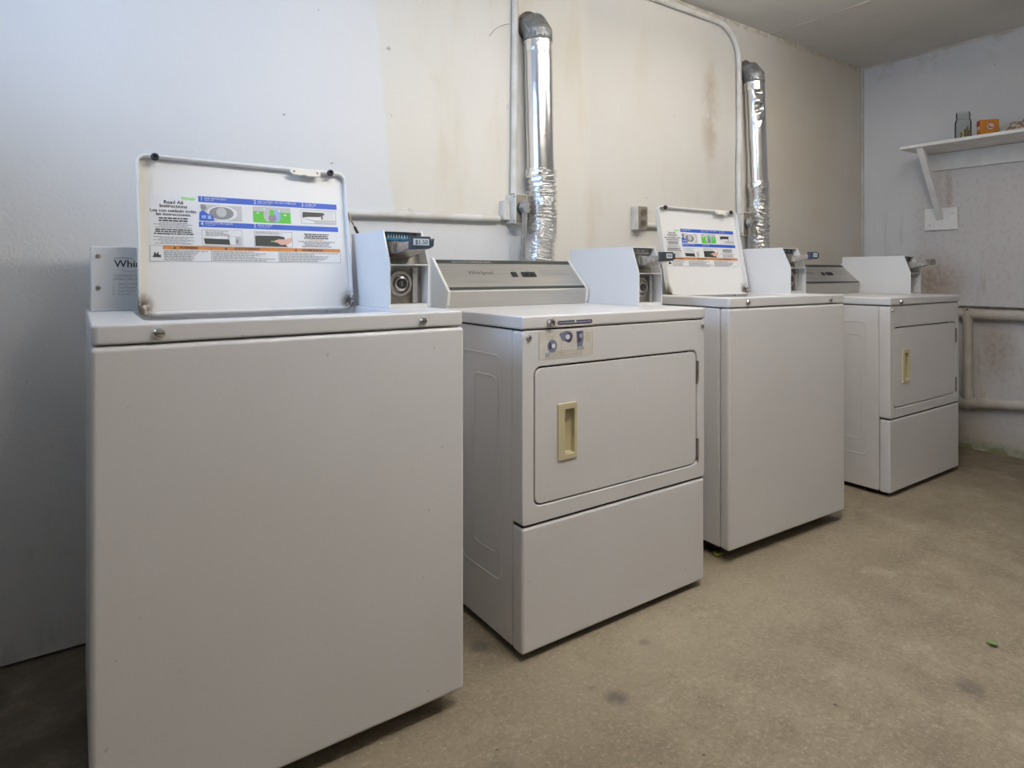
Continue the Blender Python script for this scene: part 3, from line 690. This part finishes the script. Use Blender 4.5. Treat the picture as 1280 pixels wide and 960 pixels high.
# ------------------------------------------------------------------ exhaust ducts
def lerp_path(pts, n):
    out = []
    for i in range(len(pts) - 1):
        a, b = Vector(pts[i]), Vector(pts[i + 1])
        for k in range(n): out.append(a.lerp(b, k / n))
    return out + [Vector(pts[-1])]
def catmull(pts, n):
    P = [Vector(p) for p in pts]; P = [P[0] * 2 - P[1]] + P + [P[-1] * 2 - P[-2]]; out = []
    for i in range(1, len(P) - 2):
        for k in range(n):
            t = k / n; a, b, c, d = P[i - 1:i + 3]
            out.append(.5 * ((2 * b) + (c - a) * t + (2 * a - 5 * b + 4 * c - d) * t * t + (3 * b - a - 3 * c + d) * t ** 3))
    return out + [P[-2]]
def duct(label, ptop, pmid, hose, R, dents, holes):
    t = thing('exhaust_duct', label, 'duct', (hose[-1][0], hose[-1][1], hose[-1][2]))
    o = Vector(hose[-1]); L = lambda p: Vector(p) - o
    pt, pm = L(ptop), L(pmid)
    # galvanised segmented elbow turning into the wall
    g = YB - o.y - pt.y
    el = [pt + Vector((0, 0, -.03)), pt + Vector((0, 0, .004)), pt + Vector((.004, g * .42, .036)), pt + Vector((.006, g + .02, .046))]
    MB().tube(el, R * 1.05, 'galvanised', 22).build('elbow', t, angle=18)
    MB().lathe([(R * 1.06, 0), (R * 1.22, -.003), (R * 1.16, .004), (R * 1.0, .004)], (el[-1].x, YB - o.y - .004, el[-1].z), (0, 1, 0), 'pipe_dark', 22).build('gap_ring', t)  # dark ring standing in for the shaded gap torn around the elbow
    def dent(q):
        for c, r, k in dents:
            d = (q - L(c)).length / r
            if d < 1: q = q + Vector((.25, 1, 0)).normalized() * k * (1 - d * d) * (.6 + 1.2 * noise.noise(q * 45))
        return q + Vector((1, 0, 0)) * .0012 * noise.noise(q * 9)
    MB().tube(lerp_path([pt + Vector((0, 0, .004)), pm], 60), R, 'foil_smooth', 36, disp=dent).build('rigid_pipe', t, angle=60)
    MB().tube([pt + Vector((0, 0, .012)), pt + Vector((0, 0, -.004)), pt + Vector((0, 0, -.022))], R * 1.035, 'tape_grey', 24, disp=lambda q: q + Vector((noise.noise(q * 60), noise.noise(q * 61 + Vector((3, 1, 0))), 0)) * .002).build('tape_band', t)
    wr = lerp_path([pt + Vector((0, 0, -.015)), pt + Vector((0, 0, -.075))], 10)
    MB().tube(wr, R * 1.018, 'foil_crumpled', 30, disp=lambda q: q + Vector((noise.noise(q * 40), noise.noise(q * 41), 0)) * .002).build('foil_wrap', t, angle=60)
    H = catmull([L(p) for p in hose], 110)
    ln = sum((a - b).length for a, b in zip(H, H[1:])); ncr = ln / .0245
    def rf(s, a): return R * 1.045 + .0052 * math.sin(2 * PI * (s * ncr) + .9 * math.sin(a)) + .0012 * math.sin(a * 6 + s * 70)
    def cr(q): return q + Vector((noise.noise(q * 26), noise.noise(q * 26 + Vector((7, 2, 1))), noise.noise(q * 30 + Vector((1, 9, 4))))) * .0075 + Vector((noise.noise(q * 75), noise.noise(q * 75 + Vector((7, 2, 1))), 0)) * .0022
    MB().tube(H, R, 'foil_crumpled', 40, rfun=rf, disp=cr).build('flexible_hose', t, angle=50)
    MB().tube(lerp_path([pm + Vector((0, 0, .012)), pm + Vector((0, 0, -.024))], 8), R * 1.09, 'foil_crumpled', 30, disp=lambda q: q + Vector((noise.noise(q * 50), noise.noise(q * 52), noise.noise(q * 47))) * .005).build('foil_joint', t, angle=60)
    return t
duct('silver foil duct rising behind the near dryer, beside the straight conduit', (1.5435, 2.028, 1.995), (1.5574, 2.028, 1.4356),
     [(1.5574, 2.028, 1.4461), (1.5669, 2.028, 1.2931), (1.5616, 2.028, 1.1925), (1.5459, 2.028, 1.0877), (1.54, 2.026, 0.9), (1.54, 2.026, 0.6), (1.54, 2.026, 0.32)], .0565, [], False)
duct('dented silver foil duct rising between the second washer and the far dryer', (3.0185, 2.033, 2.085), (3.0521, 2.033, 1.5108),
     [(3.0521, 2.033, 1.5213), (3.0563, 2.033, 1.4168), (3.0542, 2.033, 1.2077), (3.0521, 2.033, 0.9987), (3.05, 2.03, 0.7), (3.05, 2.03, 0.32)], .0522,
     [((2.9978, 1.986, 1.9916), 0.037, 0.017), ((3.003, 1.986, 1.9498), 0.03, -0.008), ((2.9978, 1.986, 1.9133), 0.032, 0.017), ((3.0082, 1.986, 1.861), 0.05, 0.008)], True)

# ------------------------------------------------------------------ conduits, outlets, cords
yc = YB - .0160
def conduit(name, path, r, label, straps, cat='conduit'):
    o = MB().tube([Vector(p) for p in path], r, 'conduit_paint', 14).build(name, angle=60)
    tag(o, label, cat, 'white painted conduits on the back wall')
    for (x, z, vert) in straps:
        if vert: m = MB().box(x - .028, x + .028, YB - .003, YB - .0005, z - .009, z + .009, 'conduit_paint').tube([(x, yc, z - .009), (x, yc, z + .009)], r + .0008, 'conduit_paint', 14)
        else: m = MB().box(x - .009, x + .009, YB - .003, YB - .0005, z - .028, z + .028, 'conduit_paint').tube([(x - .009, yc, z), (x + .009, yc, z)], r + .0008, 'conduit_paint', 14)
        s = m.build('strap', o)
    return o
conduit('electrical_conduit', [(1.462, yc, 2.330), (1.461, yc, 2.0), (1.457, yc, 1.55), (1.454, yc, 1.348)], .0135, 'straight vertical white conduit left of the near foil duct', [(1.459, 1.70, True)])
conduit('electrical_conduit', [(.50, yc, .60), (.50, yc, 1.172)] + arc((.50, yc, 1.172), (.56, yc, 1.232), (.56, yc, 1.172), 6)[1:] + [(.77, yc, 1.234), (1.23, yc, 1.241), (1.385, yc, 1.243)], .0135, 'horizontal white conduit running behind the nearest washer to the outlet box', [(1.005, 1.2375, False)])
pth = [(XL, yc, 2.346), (2.0, yc, 2.346), (2.76, yc, 2.346)] + arc((2.76, yc, 2.346), (2.94, yc, 2.166), (2.76, yc, 2.166), 10)[1:] + [(2.942, yc, 1.75), (2.936, yc, 1.56), (2.938, yc, 1.45), (2.942, yc, 1.34)]
conduit('electrical_conduit', pth, .0145, 'white conduit along the ceiling bending down beside the far foil duct', [])
conduit('electrical_conduit', [(2.20, yc, 1.255), (2.6, yc, 1.255), (2.85, yc, 1.255)], .013, 'short horizontal white conduit from the duplex outlet behind the raised far lid', [])

def outlet_big(label, x0, w, z0, z1, cordlabel, down, first):
    yb = YB; d = .070
    t = thing('outlet_box', label, 'outlet', (x0 + w / 2, YB, z0)); hx = w / 2; h = z1 - z0
    MB().box(-hx, hx, -d + .012, 0, 0, h, 'conduit_paint').build('body', t, .003)
    MB().box(-hx - .002, hx + .002, -d, -d + .012, -.002, h + .002, 'conduit_paint').build('rim', t, .002)
    MB().box(-hx + .003, hx - .003, -d - .0025, -d, .002, h - .002, 'old_plate').build('cover', t, .001, 1)
    MB().lathe([(.024, 0), (.024, -.002), (.021, -.003)], (-.002, -d - .0025, h * .5), (0, 1, 0), 'print_dark', 18).build('socket', t)
    for z in (.010, h - .010): MB().lathe([(.0035, 0), (.0035, -.0015)], (-hx - .002, -d + .006, z), (1, 0, 0), 'pipe_dark', 8).build('screw', t)
    MB().box(-hx - .032, -hx, -.034, 0, h * .12, h * .80, 'conduit_paint').build('connector', t, .004)
    c = thing('power_cord', cordlabel, 'power cord', (x0 + w / 2, YB - d, z0))
    MB().prism([(-.018, .060), (-.010, .088), (.010, .090), (.020, .078), (.020, .045), (.010, .038), (-.006, .040)], -.030, -.004, 'plug_grey', 'y').build('plug', c, .004, 3)
    MB().tube(catmull([(.004, -.020, .044), (.004, -.020, .0), (.003, -.018, -.06), (.0, -.016, -.14), down], 8), .0055, 'cord_grey', 10).tube(catmull([(-.006, -.020, .044), (-.006, -.020, .0), (-.008, -.018, -.06), (-.010, -.016, -.14), (down[0] - .012, down[1], down[2])], 8), .0055, 'cord_grey', 10).build('cord', c)
outlet_big('white surface outlet box beside the near foil duct', 1.426, .056, 1.225, 1.340, 'grey plug and cord hanging from the outlet box by the near duct', (-.01, -.012, -.45), True)
outlet_big('white surface outlet box by the far duct, half behind the raised lid', 2.900, .060, 1.228, 1.350, 'grey plug and cord hanging by the far foil duct', (-.01, -.012, -.45), False)
t = thing('duplex_outlet', 'small white duplex outlet with brown face left of the far raised lid', 'outlet', (2.166, YB, 1.229))
MB().box(-.031, .031, -.046, 0, 0, .110, 'conduit_paint').build('body', t, .004)
MB().box(-.0295, .0295, -.050, -.046, .002, .108, 'old_plate').build('cover', t, .0015, 2)
for z in (.031, .079):
    MB().prism(rrect(-.017, .017, z - .015, z + .015, .010), -.053, -.050, 'pipe_dark', 'y').box(-.009, -.006, -.0535, -.053, z - .004, z + .006, 'black').box(.006, .009, -.0535, -.053, z - .004, z + .006, 'black').build('receptacle', t)
MB().lathe([(.003, 0), (.003, -.0015)], (0, -.050, .055), (0, 1, 0), 'steel', 8).build('screw', t)

w = MB().tube(catmull([(1.445, YB - .004, 2.035), (1.425, YB - .018, 2.027), (1.39, YB - .026, 2.010), (1.36, YB - .022, 1.990), (1.342, YB - .008, 1.963)], 6), .0013, 'wire', 6).build('loose_wire')
tag(w, 'thin loose wire curling from the straight conduit on the back wall', 'wire')

# ------------------------------------------------------------------ right wall: shelf, pipes
t = thing('wall_shelf', 'white wooden shelf on the right wall held by a slanted brace', 'shelf', (XR, 1.716, 1.285))
zs = 1.750 - 1.285; ye = .35 - 1.716
MB().box(-.325, -.001, ye, 0, zs, zs + .0185, 'white_board').build('board', t, .002, 2)
MB().box(-.019, -.001, ye, -.012, zs - .104, zs - .001, 'white_board').build('cleat', t, .002, 2)
for yy in (-.098, -1.20):
    MB().prism([(-.308, zs - .001), (-.270, zs - .001), (-.020, .088), (-.020, .070), (-.032, .062)], yy - .017, yy + .017, 'white_board', 'y').build('brace', t, .002, 2)
    p = MB().box(-.018, -.001, yy - .088, yy + .088, 0.002, .134, 'white_board').build('mounting_plate', t, .002, 2)
    for a, b in ((-.060, .100), (.060, .034)): MB().lathe([(.0035, 0), (.0035, -.001)], (-.018, yy + a, b), (1, 0, 0), 'pipe_dark', 8).build('nail', p)
SH = 1.7690
t = thing('glass_jar', 'empty clear glass jar standing on the shelf', 'jar', (4.13, 1.450, SH))
MB().lathe([(.001, .001), (.036, .001), (.0385, .006), (.0395, .02), (.0395, .108), (.036, .124), (.0315, .132), (.0315, .136), (.034, .138), (.034, .146), (.0325, .148), (.034, .150), (.034, .158), (.0325, .160), (.033, .166), (.031, .168), (.029, .166), (.029, .134), (.0335, .122), (.037, .106), (.037, .02), (.035, .006), (.001, .005)], (0, 0, 0), (0, 0, 1), 'jar_glass', 32, cap=False).build('jar_body', t)
for i, (a, b, h) in enumerate(((.016, -.004, .075), (.006, -.018, .085), (.020, -.020, .066), (.010, .012, .060))): MB().tube([(a, b, .007), (a + .004, b + .002, h)], .006, 'jar_fill', 8).build('contents', t)
t = thing('baking_soda_box', 'small orange carton with round emblem on the shelf beside the jar', 'box', (4.115, 1.328, SH), math.radians(38))
bw, bd, bh = .088, .046, .098
MB().box(-bd / 2, bd / 2, -bw / 2, bw / 2, 0.0005, bh, 'box_orange').build('carton', t, .0015, 2)
MB().box(-bd / 2 - .0006, -bd / 2, -bw / 2 + .002, -bw / 2 + .02, .004, .03, 'box_red').build('corner_print', t)
s = MB().box(-bd / 2 + .002, bd / 2 - .002, bw / 2, bw / 2 + .0006, .066, bh - .002, 'box_red').box(-bd / 2 + .002, bd / 2 - .012, bw / 2, bw / 2 + .0006, .045, .064, 'emblem_white').box(-bd / 2 + .002, bd / 2 - .002, bw / 2, bw / 2 + .0006, .004, .024, 'box_green'); s.build('side_print', t)
em = MB()
for r_, h, k in ((.031, .0004, 'box_orange'), (.022, .0008, 'emblem_red'), (.018, .0012, 'emblem_white')): em.lathe([(r_, 0), (r_, -h)], (-bd / 2, -.004, .060), (1, 0, 0), k, 22)
em.prism([(-.016, .060), (-.006, .056), (.002, .060), (.003, .070), (.008, .070), (.008, .054), (-.003, .049), (-.016, .053)], -bd / 2 - .0021, -bd / 2 - .0012, 'emblem_red', 'x'); em.build('emblem', t)
# crumpled brown rag at the frame's edge
bm = bmesh.new(); bmesh.ops.create_icosphere(bm, subdivisions=4, radius=1)
for v in bm.verts:
    q = v.co.copy(); k = 1 + .45 * noise.noise(q * 2.3) + .25 * noise.noise(q * 6)
    v.co = Vector((q.x * .045 * k, q.y * .075 * k, max(0, .030 + q.z * .036 * k)))
me = bpy.data.meshes.new('crumpled_rag'); bm.to_mesh(me); bm.free(); me.materials.append(MATS['rag'])
me.polygons.foreach_set('use_smooth', [True] * len(me.polygons))
o = bpy.data.objects.new('crumpled_rag', me); C.objects.link(o); o.location = (4.115, 1.160, SH)
tag(o, 'crumpled brown and white rag on the shelf, right of the orange carton', 'rag')

xp = XR - .034
t = thing('wall_pipes', 'beige painted pipes on the right wall beside the far dryer', 'pipe', (XR, 1.472, 0))
lx = xp - XR
MB().tube([(lx, .60, .790), (lx, -2.6, .790)], .030, 'pipe_paint', 18).build('upper_pipe', t)
MB().tube([(lx, .60, .220), (lx, 0, .275), (lx, -2.6, .52)], .030, 'pipe_paint', 18).build('lower_pipe', t)
MB().tube([(lx - .004, 0, .275), (lx - .004, 0, .800)], .0245, 'pipe_paint', 18).build('vertical_pipe', t)
MB().tube([(lx - .004, 0, .758), (lx - .004, 0, .822)], .0285, 'pipe_paint', 18).lathe([(.006, 0), (.006, -.003)], (lx - .033, -.006, .815), (1, 0, 0), 'pipe_dark', 8).build('tee_collar', t, angle=30)
MB().tube([(lx - .004, 0, .300), (lx - .004, 0, .345)], .0285, 'pipe_paint', 18).tube([(lx, .055, .268), (lx, -.055, .280)], .034, 'pipe_paint', 18).build('elbow_collar', t, angle=30)
MB().box(-.006, -.0005, -2.4, .58, .822, .835, 'pipe_dark').build('dark_strip', t)  # dark line along the wall just above the upper pipe

# ------------------------------------------------------------------ litter on the floor
def leaf(name, x, y, s, rz, mat, label):
    n = 9; vs = []; 
    for i in range(n):
        a = i / (n - 1); w_ = s * .38 * math.sin(PI * a) ** .8
        for k in (-1, 0, 1): vs.append(((a - .5) * s, k * w_, .002 + .30 * s * abs(k) * .5 + .12 * s * math.sin(PI * a)))
    fs = [(i * 3 + k, i * 3 + k + 1, i * 3 + k + 4, i * 3 + k + 3) for i in range(n - 1) for k in (0, 1)]
    o = MB().add(vs, fs, mat).build(name); o.location = (x, y, 0); o.rotation_euler = (0, 0, rz)
    sm = o.modifiers.new('thickness', 'SOLIDIFY'); sm.thickness = .0008
    return tag(o, label, 'leaf')
leaf('fallen_leaf', 1.918, 1.440, .042, .4, 'leaf_yellow', 'yellow-green leaf at the foot of the second washer')
leaf('fallen_leaf', 2.076, .660, .028, 1.9, 'leaf_green', 'small green leaf lying on the open concrete floor')
